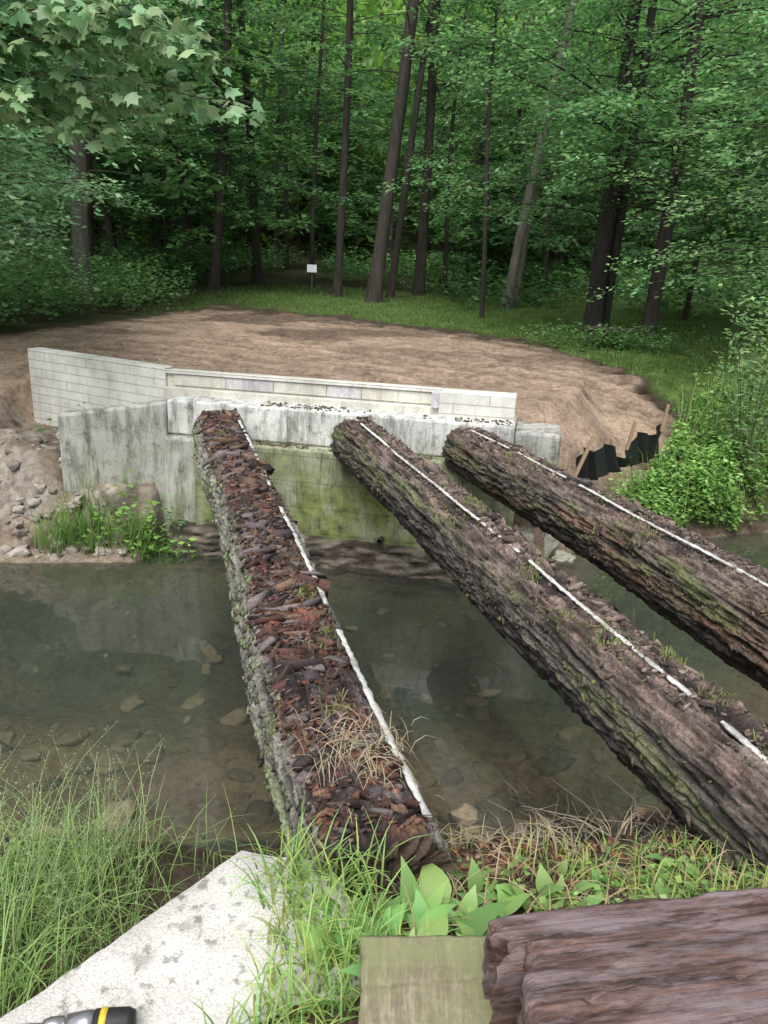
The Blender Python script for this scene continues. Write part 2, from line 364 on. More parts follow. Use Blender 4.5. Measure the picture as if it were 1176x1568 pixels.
for k in range(260):
    x=R.uniform(-3.8,3);y=R.choice([R.uniform(3.9,5.2),R.uniform(3.9,7.5)]);s=.02+.11*R.uniform()**2.5
    v,f=rockmesh((x,y,float(H(x,y))+s*.05),(s*1.5,s,s*.4),k*2.3,12);parts.append((v,f,np.tile(np.array([.25,.20,.14])*R.uniform(.5,1.5),(len(v),1))))
v,f,c=cat(parts);mk('streambed_stones',v,f,M_rock,c,smooth=True)
# ---------------------------------------------------------------- logs
def chips(n,posf,size,cols,seed,asp=(.18,.5),ang=.45,curl=.2):
    r=np.random.RandomState(seed);P,Tn,Nn=posf(n,r)
    B=np.cross(Nn,Tn)
    ang=r.normal(0,ang,n)[:,None];a=Tn*np.cos(ang)+B*np.sin(ang)
    a=unit(a+Nn*r.normal(0,curl,(n,1)));b=unit(np.cross(Nn,a)+Nn*r.normal(0,.25,(n,1)));nn=unit(np.cross(a,b))
    s=size*(r.uniform(.2,1,n)**2)[:,None]+.006
    l=s*r.uniform(.6,1.2,(n,1));w=s*r.uniform(asp[0],asp[1],(n,1));h=s*r.uniform(.05,.22,(n,1))+.002
    base=np.array([[-1,-1,-1],[1,-1,-1],[1,1,-1],[-1,1,-1],[-1,-1,1],[1,-1,1],[1,1,1],[-1,1,1]],float)
    j=base[None]*(1+r.uniform(-.55,.25,(n,8,3)))
    V=P[:,None]+j[:,:,0:1]*a[:,None]*l[:,None]*.5+j[:,:,1:2]*b[:,None]*w[:,None]*.5+j[:,:,2:3]*nn[:,None]*h[:,None]
    fq=np.array([[0,3,2,1],[4,5,6,7],[0,1,5,4],[1,2,6,5],[2,3,7,6],[3,0,4,7]])
    F=(np.arange(n)[:,None,None]*8+fq[None]).reshape(-1,4)
    cols=np.asarray(cols);c=cols[r.randint(0,len(cols),n)]*r.uniform(.5,1.3,(n,1))
    return V.reshape(-1,3),F,np.repeat(c,8,0)
UPV=np.array([0,0,1.])
def log(p_far,p_near,r_far,r_near,seed,kind,strip_off,strip_w,flat):
    root=empty('fallen_log')
    p_far=np.array(p_far);p_near=np.array(p_near);Ln=np.linalg.norm(p_near-p_far);T=(p_near-p_far)/Ln
    S=np.cross(UPV,T);S=S/np.linalg.norm(S)
    if S[0]<0: S=-S
    U=np.cross(T,S);U=U if U[2]>0 else -U
    ns,nt_=1000,240
    s=np.linspace(0,1,ns)[:,None];th=np.linspace(-np.pi,np.pi,nt_,endpoint=False)[None]
    def surf(s,th,disp=True):
        sm_=s*Ln
        r=lerp(r_far,r_near,s)*(1+.08*fbm(sm_*.6+seed,np.cos(th),np.sin(th),3))
        cx=np.sin(th);cy=np.cos(th)
        d=0
        if disp:
            wx=.25*vn(sm_*3,cx*3,cy*3)
            rid=1-np.abs(fbm(sm_*1.5+seed*3,cx*6+wx,cy*6+wx,3))*2.8
            rid2=1-np.abs(fbm(sm_*4.5+seed,cx*13+wx*2,cy*13,3))*2.6
            crk=1-np.abs(fbm(sm_*9+seed,cx*3,cy*3,3))*2.6
            blk=np.floor(fbm(sm_*5+seed,cx*6,cy*6,2)*3.5)/3.5
            fine=fbm(sm_*26,cx*18,cy*18,3)
            top=sm(.55,.9,cy) if kind==0 else sm(.80,.98,cy)
            st=fbm(sm_*8+seed,cx*1.6,cy*1.6,4);stair=np.floor(st*6)/6
            st2=np.floor(fbm(sm_*2.2+seed,cx*4,cy*4,3)*5)/5
            d=(1-top)*(.020*rid+.016*rid2+.008*crk+.018*blk)+top*(.014*crk+.045*stair+.045*st2+.014*rid2)+.010*fine
            d=d-.018
        rr=r+d
        yy=cy*rr;xx=cx*rr
        fl=flat*r
        yy=np.where(yy>fl,fl+(yy-fl)*.28+(d*.8 if disp else 0),yy)
        dc=.02*np.sin(sm_*1.3+seed)
        return xx+dc,yy,d
    xx,yy,d=surf(s,th)
    P=p_far+T*(s*Ln)[...,None]+xx[...,None]*S+yy[...,None]*U
    q0=np.arange(ns-1)[:,None]*nt_;jj=np.arange(nt_)[None];j2=(jj+1)%nt_
    F=np.stack([q0+jj,q0+j2,q0+nt_+j2,q0+nt_+jj],-1).reshape(-1,4)
    sL=(s*Ln)+0*th;cx=np.sin(th)+0*s;cy=np.cos(th)+0*s
    n1=fbm(sL*1.2+seed,cx*2,cy*2,4);n2=fbm(sL*9,cx*9,cy*9,4);n3=fbm(sL*3+9,cx*3,cy*3,4);n4=fbm(sL*11+3,cx*3,cy*3,4)
    topm=sm(.5,.8,cy+.12*n1)[...,None]
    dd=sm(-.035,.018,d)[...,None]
    if kind==0:
        bark=lerp(np.array([.12,.115,.095]),np.array([.33,.32,.28]),sm(-.5,.5,n2)[...,None])
        moss=(sm(-.15,.25,n1+.5*n2)*sm(.75,-.1,cy)*.85)[...,None];bark=lerp(bark,lerp(np.array([.11,.15,.055]),np.array([.26,.31,.16]),sm(-.2,.3,n3)[...,None]),moss)
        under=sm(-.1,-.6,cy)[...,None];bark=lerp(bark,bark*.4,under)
        rt=lerp(np.array([.03,.02,.019]),np.array([.21,.085,.052]),sm(-.3,.45,n4)[...,None])
        rt=lerp(rt,np.array([.16,.13,.14]),(sm(-.05,.3,n3)*.7)[...,None])
        rt=lerp(rt,np.array([.24,.17,.07]),(sm(.3,.5,n2+n1*.5)*.6)[...,None])
    else:
        bark=lerp(np.array([.022,.018,.016]),np.array([.14,.115,.10]),sm(-.4,.6,n2+.2)[...,None])
        bark=lerp(bark,np.array([.22,.20,.18]),(sm(.15,.5,n3+.3*n2)*.5)[...,None])
        if kind==2: bark=lerp(bark,np.array([.21,.125,.08]),(sm(-.1,.4,fbm(sL*1.5+7,cx*3,cy*3,4))*.75)[...,None])
        moss=(sm(.06,.3,fbm(sL*2.3+seed,cx*3,cy*3,4))*sm(-.4,.4,cy)*.8)[...,None];bark=lerp(bark,np.array([.15,.17,.065]),moss)
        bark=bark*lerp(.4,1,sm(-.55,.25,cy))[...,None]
        rt=lerp(np.array([.07,.05,.042]),np.array([.25,.18,.15]),sm(-.4,.5,n2)[...,None])
        rt=lerp(rt,np.array([.30,.25,.22]),(sm(.1,.4,n3)*.5)[...,None])
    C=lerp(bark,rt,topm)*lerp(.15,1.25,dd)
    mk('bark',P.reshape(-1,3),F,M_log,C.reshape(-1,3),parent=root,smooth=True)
    for e,nm in ((0,'far_end'),(ns-1,'near_end')):
        ring=P[e];c=ring.mean(0);sg=-1 if e==0 else 1
        rings=[ring]
        for kk,fr in enumerate((.82,.6,.35,.1)):
            rings.append(c+(ring-c)*fr+T*sg*(.03*vn(np.arange(nt_)*.5,kk*3.,seed))[:,None])
        Vc=np.concatenate(rings);qq=np.arange(4)[:,None]*nt_
        Fc=np.stack([qq+jj,qq+j2,qq+nt_+j2,qq+nt_+jj],-1).reshape(-1,4)
        mk(nm,Vc,Fc,M_chip,np.tile([.09,.06,.045],(len(Vc),1)),parent=root)
    def pf(lo,hi,cl=0):
        def g(n,r):
            s_=r.uniform(.01,.99,(n,1));t_=r.uniform(lo,hi,(n,1))
            if cl:
                s2=r.uniform(.01,.99,(n//12+1,1));t2=r.uniform(lo,hi,(n//12+1,1));ix=r.randint(0,len(s2),n)
                s_=np.clip(s2[ix]+r.normal(0,.012,(n,1)),.01,.99);t_=np.clip(t2[ix]+r.normal(0,.22,(n,1)),lo,hi)
            X,Y,_=surf(s_,t_)
            X2,Y2,_=surf(s_,t_+.05,False);X1,Y1,_=surf(s_,t_-.05,False)
            tg=unit(np.concatenate([X2-X1,Y2-Y1],1));tan=tg[:,:1]*S+tg[:,1:]*U
            nn=unit(np.cross(tan,T[None]));out=X*S+Y*U;nn=np.where((nn*out).sum(1,keepdims=True)<0,-nn,nn)
            return p_far+T*s_*Ln+X*S+Y*U+nn*.004,tan,nn
        return g
    parts=[]
    if kind==0:
        cr=[[.16,.06,.04],[.085,.042,.033],[.21,.11,.07],[.04,.028,.025],[.14,.12,.12],[.23,.17,.13],[.09,.05,.04]]
        parts.append(chips(1100,pf(-.85,.85),.045,cr,seed));parts.append(chips(1900,pf(-.85,.85,1),.055,cr,seed+4))
        parts.append(chips(230,pf(-.75,.75),.13,[[.11,.05,.04],[.05,.035,.035],[.16,.13,.13],[.18,.09,.055]],seed+1,(.2,.5),.4,.08))
        parts.append(chips(420,pf(-.7,.7),.22,[[.10,.045,.035],[.19,.12,.08],[.06,.04,.04],[.17,.14,.14]],seed+7,(.04,.12),.7,.1))
        parts.append(chips(900,pf(-1.9,-.8,1),.05,[[.22,.21,.17],[.15,.19,.08],[.1,.09,.07],[.26,.29,.15]],seed+8,(.3,.8)))
    else:
        cr=[[.13,.09,.075],[.21,.15,.12],[.06,.045,.04],[.28,.22,.19]]
        parts.append(chips(1300,pf(-.35,.95,1),.05,cr,seed));parts.append(chips(500,pf(-.35,.95),.045,cr,seed+3));parts.append(chips(90,pf(-.1,.8),.16,cr,seed+1,(.08,.3)))
        parts.append(chips(600,pf(-1.9,-.5,1),.035,[[.05,.04,.035],[.15,.11,.08],[.15,.16,.06]],seed+2))
    v,f,c=cat(parts);mk('bark_fragments',v,f,M_chip,c,parent=root)
    m=620;ss=np.linspace(.015,.985,m)
    X,Y,_=surf(ss[:,None],np.full((m,1),strip_off),False)
    hgt=np.convolve(np.pad(Y[:,0],15,'edge'),np.ones(31)/31,'valid')
    xo=np.full(m,strip_off and math.sin(strip_off)*lerp(r_far,r_near,.5))
    hid=fbm(ss*Ln*2.6+seed*5,ss*0,0,4)
    V=[];Fl=[];lim=.30 if kind==0 else .40
    w=strip_w/2;up=.016 if kind==0 else .006
    for a in range(m):
        base=p_far+T*ss[a]*Ln
        x=xo[a]+.004*math.sin(ss[a]*17+seed);z0=hgt[a]+up+.004*math.sin(ss[a]*29+seed)
        n_a=float(vn(ss[a]*Ln*34,seed,0.));n_b=float(vn(ss[a]*Ln*34,seed,7.))
        for dx,dz in ((-w*(1+.4*n_a),0),(-w*(1+.4*n_a),.008),(w*(1+.4*n_b),.008),(w*(1+.4*n_b),0)):
            V.append(base+S*(x+dx)+U*(z0+dz-(abs(x+dx)-abs(x))*.3))
    for a in range(m-1):
        if hid[a]>lim: continue
        for k in range(4):
            Fl.append((a*4+k,a*4+(k+1)%4,a*4+4+(k+1)%4,a*4+4+k))
    mk('pale_edge_batten',np.array(V),np.array(Fl),M_white,parent=root)
    return root,surf,(p_far,T,S,U,Ln),pf
l1=log((-1.93,8.78,1.42),(.04,2.03,1.42),.275,.245,3,0,.80,.028,.80)
a0=np.array([-.27,8.21]);a1=np.array([1.42,2.68])
u=(a1-a0)/np.linalg.norm(a1-a0)
f_=a0-u*.25;n_=a0+u*7.4
l2=log((f_[0],f_[1],1.44),(n_[0],n_[1],1.46),.265,.245,11,1,-.12,.018,.86)
a0=np.array([.93,8.13]);a1=np.array([2.18,4.23]);u=(a1-a0)/np.linalg.norm(a1-a0)
f_=a0-u*.2;n_=a0+u*6.9
l3=log((f_[0],f_[1],1.43),(n_[0],n_[1],1.47),.26,.27,23,2,-.10,.018,.86)
# ---------------------------------------------------------------- blades & leaves
def blades(P,h,w,bend,col,r,prof=(1,.9,.6,.08),tipcol=1.25):
    n=len(P);K=len(prof);az=r.uniform(0,2*np.pi,n);d=np.stack([np.cos(az),np.sin(az),0*az],1)
    sd=np.stack([-d[:,1],d[:,0],0*az],1)
    h=np.broadcast_to(h,(n,))[:,None];w=np.broadcast_to(w,(n,))[:,None];bend=np.broadcast_to(bend,(n,))[:,None]
    V=np.zeros((n,K,2,3));C=np.zeros((n,K,2,3));tw=r.normal(0,.35,(n,1))
    for k in range(K):
        t=k/(K-1);ang=bend*t
        c=P+d*h*(t*np.sin(ang*.5+.08)*1.0)+UPV*h*(t*np.cos(ang*.62))+sd*h*tw*t*t*.5
        ww=w*prof[k]*.5
        V[:,k,0]=c-sd*ww;V[:,k,1]=c+sd*ww+UPV*ww*tw
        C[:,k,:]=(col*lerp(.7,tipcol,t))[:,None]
    b=np.arange(n)[:,None]*K*2+np.arange(K-1)[None]*2
    F=np.stack([b,b+1,b+3,b+2],-1).reshape(-1,4)
    return V.reshape(-1,3),F,C.reshape(-1,3)
def leaves(P,dr,nm,size,col,asp=.55):
    dr=unit(dr);sd=unit(np.cross(nm,dr));nm=np.cross(dr,sd)
    s=np.broadcast_to(size,(len(P),))[:,None]
    V=np.stack([P,P+dr*s*.45+sd*s*asp*.5-nm*s*.06,P+dr*s,P+dr*s*.45-sd*s*asp*.5-nm*s*.06],1)
    F=np.arange(len(P)*4).reshape(-1,4)
    return V.reshape(-1,3),F,np.repeat(col,4,0)
def colvar(base,n,r,v=.35,hue=.15):
    b=np.asarray(base,float);c=b[None]*(1+r.uniform(-v,v,(n,1)))
    c[:,0]*=1+r.uniform(-hue,hue*1.5,n);return c
def tree_mesh(seed,H_,r0,z0,nl,Lmax,lsize,leafcol,barkcol,lean=(0,0),dens=1.0,droop=.5,az0=None,azs=math.pi,curve=.3,flat=.07,zmax=None):
    r=np.random.RandomState(seed)
    n=26;t=np.linspace(0,1,n)
    px=lean[0]*t*H_+curve*np.sin(t*3+seed)*t;py=lean[1]*t*H_+curve*np.cos(t*2.3+seed)*t
    tp=np.stack([px,py,t*H_-.3],1);rad=r0*(1-t)**.75+.02;rad[0]*=1.5;rad[1]*=1.12
    V,F,_=tube(tp,rad,14,barkcol)
    V=V+unit(V-np.repeat(tp,14,0))*(.06*r0*fbm(V[:,0]*6,V[:,1]*6,V[:,2]*1.2,3))[:,None]
    cb=np.array(barkcol)[None]*(1+.5*fbm(V[:,0]*3,V[:,1]*3,V[:,2]*.8,4))[:,None]
    wood=[(V,F,cb)];LP=[];LD=[];LN=[];LS=[];LB=[]
    zt=zmax or H_*.97
    for k in range(nl):
        zz=z0+(zt-z0)*(r.uniform()**1.1);tt=(zz+.3)/H_
        base=np.array([np.interp(tt,t,px),np.interp(tt,t,py),zz])
        az=r.uniform(-azs,azs)+(az0 if az0 is not None else 0)
        Lb=Lmax*r.uniform(.55,1.1)*(1-.65*max(0,(tt-.45)/.55))
        el=r.uniform(.05,.55);m=9;ss=np.linspace(0,1,m)
        hd=np.array([math.cos(az),math.sin(az),0]);wig=r.uniform(-.35,.35)
        hs=np.array([-hd[1],hd[0],0])
        pts=base+hd*(ss*Lb)[:,None]+hs*(wig*ss**2*Lb*.5)[:,None]+UPV*(Lb*(math.sin(el)*ss-droop*ss**2*.6))[:,None]
        wood.append(tube(pts,(.012+.14*r0*(Lb/Lmax)*.8)*(1-ss*.93)*.8,5,np.array(barkcol)*.8))
        nt2=int(Lb*4.2*dens)+3
        for q in range(nt2):
            u=r.uniform(.22,1);bp=np.array([np.interp(u,ss,pts[:,c]) for c in range(3)])
            sg=1 if q%2 else -1;a2=az+wig*u+sg*r.uniform(.45,1.2)
            if u>.93:a2=az+wig
            tl=(.25+.34*Lb*(1.05-u))*r.uniform(.6,1.1)
            td=np.array([math.cos(a2),math.sin(a2),r.uniform(-.22,.12)])
            nn=max(4,int(tl*13*dens/ (lsize/.11)))+3
            w=np.linspace(.08,1,nn)+r.uniform(-.03,.03,nn)
            side=np.array([-td[1],td[0],0.])
            P=bp+td*(w*tl)[:,None]-UPV*(.18*tl*w**2)[:,None]+side*r.normal(0,.6*lsize,nn)[:,None]+UPV*r.normal(0,flat,nn)[:,None]
            dd=td[None]*.6+side[None]*(np.where(np.arange(nn)%2,1,-1)*r.uniform(.3,1.2,nn))[:,None]+r.normal(0,.2,(nn,3))-UPV*.15
            LP.append(P);LD.append(dd);LN.append(UPV+r.normal(0,.33,(nn,3)));LS.append(lsize*r.uniform(.6,1.25,nn));LB.append(np.full(nn,r.uniform(.65,1.35)))
    P=np.concatenate(LP);D_=np.concatenate(LD);Nn=np.concatenate(LN);Sz=np.concatenate(LS);Bb=np.concatenate(LB)
    col=colvar(leafcol,len(P),r)*Bb[:,None]
    return cat(wood),leaves(P,D_,Nn,Sz,col)
def place_tree(name,meshes,loc,rot=0,sc=1):
    root=empty(name);root.location=loc;root.rotation_euler=(0,0,rot);root.scale=(sc,)*3
    for nm,me in zip(('trunk_and_limbs','crown'),meshes):
        o=bpy.data.objects.new(nm,me);SC.collection.objects.link(o);o.parent=root
    return root
def build_tree(*a,**k):
    (wv,wf,wc),(lv,lf,lc)=tree_mesh(*a,**k)
    o1=mk('t',wv,wf,M_bark,wc,smooth=True);o2=mk('c',lv,lf,M_leaf,lc)
    m=(o1.data,o2.data);bpy.data.objects.remove(o1);bpy.data.objects.remove(o2);return m
G1=(.12,.24,.09);G2=(.15,.295,.12);G3=(.10,.205,.085)
BK=(.06,.052,.045);BKG=(.17,.16,.14)
def gz(x,y): return float(H(x,y))
def T_(name,x,y,seed,*a,rot=0,sc=1,**k):
    return place_tree(name,build_tree(seed,*a,**k),(x,y,gz(x,y)),rot,sc)
T_('forest_tree',-.67,26,1, 22,.21,6.5,20,4.2,.19,G1,BK,lean=(.085,0),curve=.45,zmax=12)
T_('forest_tree',-1.9,27,2, 20,.12,5.5,18,3.2,.19,G1,BK,lean=(.03,0),curve=.35,zmax=12)
T_('forest_tree',.87,29,3, 22,.17,6,20,4,.19,G2,BK,lean=(.03,0),curve=.5,zmax=12)
T_('forest_tree',-.15,27.5,4,20,.11,8,10,3,.19,G1,BK,lean=(.12,0),curve=.4,zmax=12)
T_('forest_tree',3.6,26,5, 15,.15,3.5,30,3.6,.18,G2,BKG,lean=(.13,0),curve=.35,zmax=11)
T_('forest_tree',4.0,27,6, 15,.11,3,22,3.6,.18,G1,BKG,lean=(.08,0),curve=.3,zmax=11)
T_('young_maple_tree',2.6,23.5,16,11,.05,2.2,34,2.8,.15,G2,BK,curve=.5,droop=.35)
T_('young_maple_tree',1.9,30,17,13,.07,2.5,34,3.4,.18,G1,BK,curve=.5,droop=.35)
T_('young_maple_tree',-3.0,30,18,14,.07,5,24,3.0,.18,G1,BK,curve=.4,droop=.35,zmax=11)
T_('beech_tree',4.96,20,7, 15,.20,2.8,62,4.8,.15,G2,(.05,.045,.04),curve=.2,droop=.35,zmax=9.5)
T_('beech_tree',5.25,20.2,8, 15,.12,3.5,28,4.2,.15,G2,(.05,.045,.04),lean=(.03,0),curve=.2,droop=.35,zmax=9.5)
T_('beech_tree',5.9,18.6,9, 15,.15,2.8,60,4.4,.14,G2,(.06,.05,.045),lean=(.03,0),curve=.3,droop=.35,zmax=9)
T_('beech_tree',8.6,15.5,10,12,.18,1.8,76,4.8,.13,(.19,.345,.15),(.06,.05,.045),curve=.3,droop=.4,zmax=8.2)
T_('beech_tree',7.4,12.6,19,10,.13,1.8,54,4.1,.11,(.20,.355,.16),(.06,.05,.045),curve=.2,droop=.35,az0=math.pi*.93,azs=1.3,zmax=7)
T_('maple_tree',-8.5,22,11,20,.21,3.2,48,4.8,.17,G1,BKG,lean=(.06,0),curve=.3,zmax=10.5)
T_('maple_tree',-9.6,18,12,14,.16,1.8,60,4.6,.15,G2,BK,curve=.3,zmax=9.5)
T_('maple_tree',-8.0,14.3,13,11,.12,1.6,72,3.9,.13,(.18,.33,.16),BK,curve=.3,zmax=8)
T_('maple_tree',-6.9,11.6,20,9,.09,1.5,66,3.1,.12,(.20,.355,.19),BK,curve=.2,az0=0,azs=1.8,zmax=7)
T_('forest_tree',-6.0,27,14,20,.14,3,32,4,.18,G3,BK,lean=(.07,0),curve=.6,zmax=11.5)
T_('forest_tree',-5.2,31,15,20,.15,3.5,30,4,.2,G3,BK,lean=(-.03,0),curve=.6,zmax=12.5)
base=[build_tree(31,19,.14,1.8,46,4.4,.36,G3,BK,dens=.62,zmax=13,curve=1.0),build_tree(32,20,.12,2.4,44,4.4,.36,G1,BK,lean=(.05,.0),dens=.62,zmax=13,curve=.7),build_tree(33,11,.08,.9,46,3.2,.28,G1,BK,dens=.62,curve=.6)]
r=np.random.RandomState(5);cnt=0
for k in range(500):
    x=r.uniform(-26,28);y=r.uniform(27,56)
    if y<33 and -4.5<x<4.5: continue
    if y<50 and abs(x+4.5-(y-25)*.06)<1.4: continue
    if abs(x)>.52*y+2: continue
    place_tree('forest_tree',base[r.choice(3,p=[.3,.3,.4])],(x,y,gz(x,y)-.2),r.uniform(0,6.3),r.uniform(.75,1.3));cnt+=1
    if cnt>56: break
for x,y in ((-13,20),(-12,15),(-14,25),(12,17),(11,22),(14,26),(9,25),(-11,11)):
    place_tree('forest_tree',base[r.randint(3)],(x,y,gz(x,y)-.2),r.uniform(0,6.3),r.uniform(.8,1.1))
n=95000;r=np.random.RandomState(9)
y=r.uniform(50,96,n);x=r.uniform(-1,1,n)*(.56*y+3);zb=H(x,y)
cl=fbm(x*.28,y*.28,1,3);z=zb+r.uniform(0,1,n)**.8*(14+8*cl)
keep=(fbm(x*.35,y*.35,z*.35,3)>-.15);P=np.stack([x,y,z],1)[keep];n=len(P)
v,f,c=leaves(P,r.normal(0,1,(n,3)),UPV+r.normal(0,.5,(n,3)),r.uniform(.45,1.0,n),colvar((.20,.37,.09),n,r),.7)
mk('distant_forest',v,f,M_leaf,c)
parts=[]
for k in range(90):
    x=r.uniform(-35,38);y=r.uniform(46,85);z=gz(x,y);parts.append(tube([(x,y,z-.5),(x+r.uniform(-.6,.6),y,z+8),(x+r.uniform(-1.6,1.6),y,z+17)],[.2,.15,.06],6,(.05,.042,.036)))
v,f,c=cat(parts);mk('distant_forest_trunks',v,f,M_bark,c)
# ---------------------------------------------------------------- undergrowth
def weeds(name,P,h,lsize,col,r,nl=14,asp=.5,spread=.35):
    n=len(P);t=r.uniform(.25,1.05,(n,nl));az=r.uniform(0,6.28,(n,nl));hh=np.broadcast_to(h,(n,))[:,None]
    lean=r.normal(0,.12,(n,1,2))
    rad=spread*hh*.25*r.uniform(.1,1,(n,nl))
    Q=np.zeros((n,nl,3));Q[...,0]=P[:,0:1]+np.cos(az)*rad+lean[...,0]*t*hh;Q[...,1]=P[:,1:2]+np.sin(az)*rad+lean[...,1]*t*hh;Q[...,2]=P[:,2:3]+t*hh
    D_=np.stack([np.cos(az),np.sin(az),r.uniform(-.5,.25,(n,nl))],-1)
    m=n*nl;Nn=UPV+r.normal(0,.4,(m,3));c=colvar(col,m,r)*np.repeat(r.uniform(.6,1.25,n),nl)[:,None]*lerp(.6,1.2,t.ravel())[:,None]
    v,f,c4=leaves(Q.reshape(-1,3),D_.reshape(-1,3),Nn,lsize*r.uniform(.5,1.3,m),c,asp)
    return mk(name,v,f,M_leaf,c4)
def pts(x,y,dz=0): return np.stack([x,y,H(x,y)+dz],1)
r=np.random.RandomState(21)
n=5200;x=r.uniform(-20,22,n);y=r.uniform(22,46,n)
k=((y>yedge(np.clip(x,-5,3))+ (9-.25*x) - 3*fbm(x*.3,y*.3,1,3))|(x<-6.8))&~((np.abs(x+4.2)<1.0)&(y<44))
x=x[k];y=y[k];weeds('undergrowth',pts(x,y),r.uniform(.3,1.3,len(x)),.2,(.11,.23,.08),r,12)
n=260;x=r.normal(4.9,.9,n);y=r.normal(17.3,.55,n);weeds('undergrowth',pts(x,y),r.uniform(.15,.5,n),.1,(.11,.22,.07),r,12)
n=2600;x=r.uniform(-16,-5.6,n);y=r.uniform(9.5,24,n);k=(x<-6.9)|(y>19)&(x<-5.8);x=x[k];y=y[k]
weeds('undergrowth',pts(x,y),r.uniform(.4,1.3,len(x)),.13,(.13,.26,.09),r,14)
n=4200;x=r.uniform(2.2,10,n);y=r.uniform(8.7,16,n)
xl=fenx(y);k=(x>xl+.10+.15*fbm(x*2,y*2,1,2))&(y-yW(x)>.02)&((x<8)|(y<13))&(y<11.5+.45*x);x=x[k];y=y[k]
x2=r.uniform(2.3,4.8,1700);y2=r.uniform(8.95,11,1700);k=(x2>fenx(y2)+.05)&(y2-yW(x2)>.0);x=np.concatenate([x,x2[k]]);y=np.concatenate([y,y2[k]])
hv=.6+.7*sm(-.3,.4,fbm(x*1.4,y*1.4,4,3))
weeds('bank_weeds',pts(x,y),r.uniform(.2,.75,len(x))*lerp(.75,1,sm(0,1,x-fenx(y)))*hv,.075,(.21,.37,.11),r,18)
n=6500;x=r.uniform(2.3,9,n);y=r.uniform(8.8,16,n);xl=fenx(y)-.03;k=(x>xl)&(y>yW(x)+.03);x=x[k];y=y[k]
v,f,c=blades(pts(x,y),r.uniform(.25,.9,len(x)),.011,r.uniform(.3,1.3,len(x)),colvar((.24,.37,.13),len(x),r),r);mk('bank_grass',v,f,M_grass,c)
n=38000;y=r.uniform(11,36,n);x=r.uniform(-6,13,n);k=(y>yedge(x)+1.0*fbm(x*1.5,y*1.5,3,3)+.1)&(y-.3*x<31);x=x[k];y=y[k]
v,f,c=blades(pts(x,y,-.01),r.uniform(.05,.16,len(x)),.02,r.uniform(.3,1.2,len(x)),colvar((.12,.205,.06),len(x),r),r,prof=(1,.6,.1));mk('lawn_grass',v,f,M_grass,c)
r=np.random.RandomState(44)
def spot(cx,cy,n,s,r): return r.normal(cx,s,n),r.normal(cy,s*.7,n)
xx=[];yy=[]
for cx,cy,n,s in ((-3.35,8.42,220,.16),(-2.75,8.35,160,.14),(-2.35,8.45,160,.12),(-3.7,8.3,120,.12)):
    a,b=spot(cx,cy,n,s,r);xx.append(a);yy.append(np.maximum(b,yW(a)+.02))
xx=np.concatenate(xx);yy=np.concatenate(yy)
v,f,c=blades(pts(xx,yy),r.uniform(.2,.55,len(xx)),.012,r.uniform(.3,1.5,len(xx)),colvar((.16,.28,.08),len(xx),r),r);mk('bank_grass',v,f,M_grass,c)
a,b=spot(-2.7,8.4,50,.26,r);weeds('weed_plant',pts(a,np.maximum(b,yW(a)+.03)),r.uniform(.2,.55,50),.09,(.19,.35,.08),r,10)
a,b=spot(-2.45,8.6,10,.1,r);weeds('weed_plant',pts(a,np.maximum(b,yW(a)+.03)),r.uniform(.7,.95,10),.08,(.13,.26,.08),r,12,.5,.25)
a,b=spot(-3.9,9.6,16,.25,r);weeds('weed_plant',pts(a,b),r.uniform(.2,.5,16),.08,(.14,.27,.08),r,10)
# ---------------------------------------------------------------- near bank
def slab(name,P0,ax,ay,lx,ly,z0,z1,mat,parent,seed,nx=90,ny=50,rag=.012,dep=.01,grain=(1,6),crk=.02):
    ax=np.array(ax,float);ay=np.array(ay,float);P0=np.array(P0,float)
    u,v=np.meshgrid(np.linspace(0,1,nx),np.linspace(0,1,ny))
    e=rag*fbm(v*9+seed,u*0,1,5);e2=rag*fbm(v*7+seed,u*0,8,4);g=rag*.6*fbm(u*14+seed,v*0,3,5)
    U_=u*lx+e*(1-u)*3+e2*u*3;Vv=v*ly+g
    z=z1+dep*fbm(u*lx*grain[0]*4+seed,v*ly*grain[1]*8,seed,5)
    crack=sm(.035,.0,np.abs(fbm(u*lx*1.2+seed,v*ly*11,2,3)));z=z-crk*crack
    crack=sm(.05,.0,np.abs(fbm(u*lx*1.6+seed*2,v*ly*34,5,3)));z=z-crk*.35*crack
    z=z-crk*.6*sm(.2,.45,fbm(u*lx*5+seed,v*ly*16,7,4))
    edge=np.minimum(np.minimum(u*lx,(1-u)*lx),np.minimum(v*ly,(1-v)*ly));z=z-.008*sm(.012,0,edge)
    top=np.stack([P0[0]+ax[0]*U_+ay[0]*Vv,P0[1]+ax[1]*U_+ay[1]*Vv,z],-1)
    idx=np.arange(nx*ny).reshape(ny,nx)
    F=[np.stack([idx[:-1,:-1],idx[:-1,1:],idx[1:,1:],idx[1:,:-1]],-1).reshape(-1,4)]
    V=[top.reshape(-1,3)];o=nx*ny
    loop=np.concatenate([idx[0,:],idx[1:,-1],idx[-1,-2::-1],idx[-2:0:-1,0]])
    tl=top.reshape(-1,3)[loop];m=len(loop);K=9;prev=loop
    cen=tl.mean(0)
    for k in range(1,K):
        t=k/(K-1);ring=tl.copy();ring[:,2]=lerp(tl[:,2],z0,t)
        dir_=unit(np.concatenate([(tl-cen)[:,:2],np.zeros((m,1))],1));ring+=dir_*(rag*.9*fbm(ring[:,0]*12,ring[:,1]*12,ring[:,2]*40,3))[:,None]
        ids=np.arange(o,o+m);V.append(ring);o+=m
        nx_=np.roll(np.arange(m),-1)
        F.append(np.stack([prev,ids,ids[nx_],prev[nx_]],-1));prev=ids
    return mk(name,np.concatenate(V),np.concatenate(F),mat,parent=parent,smooth=False)
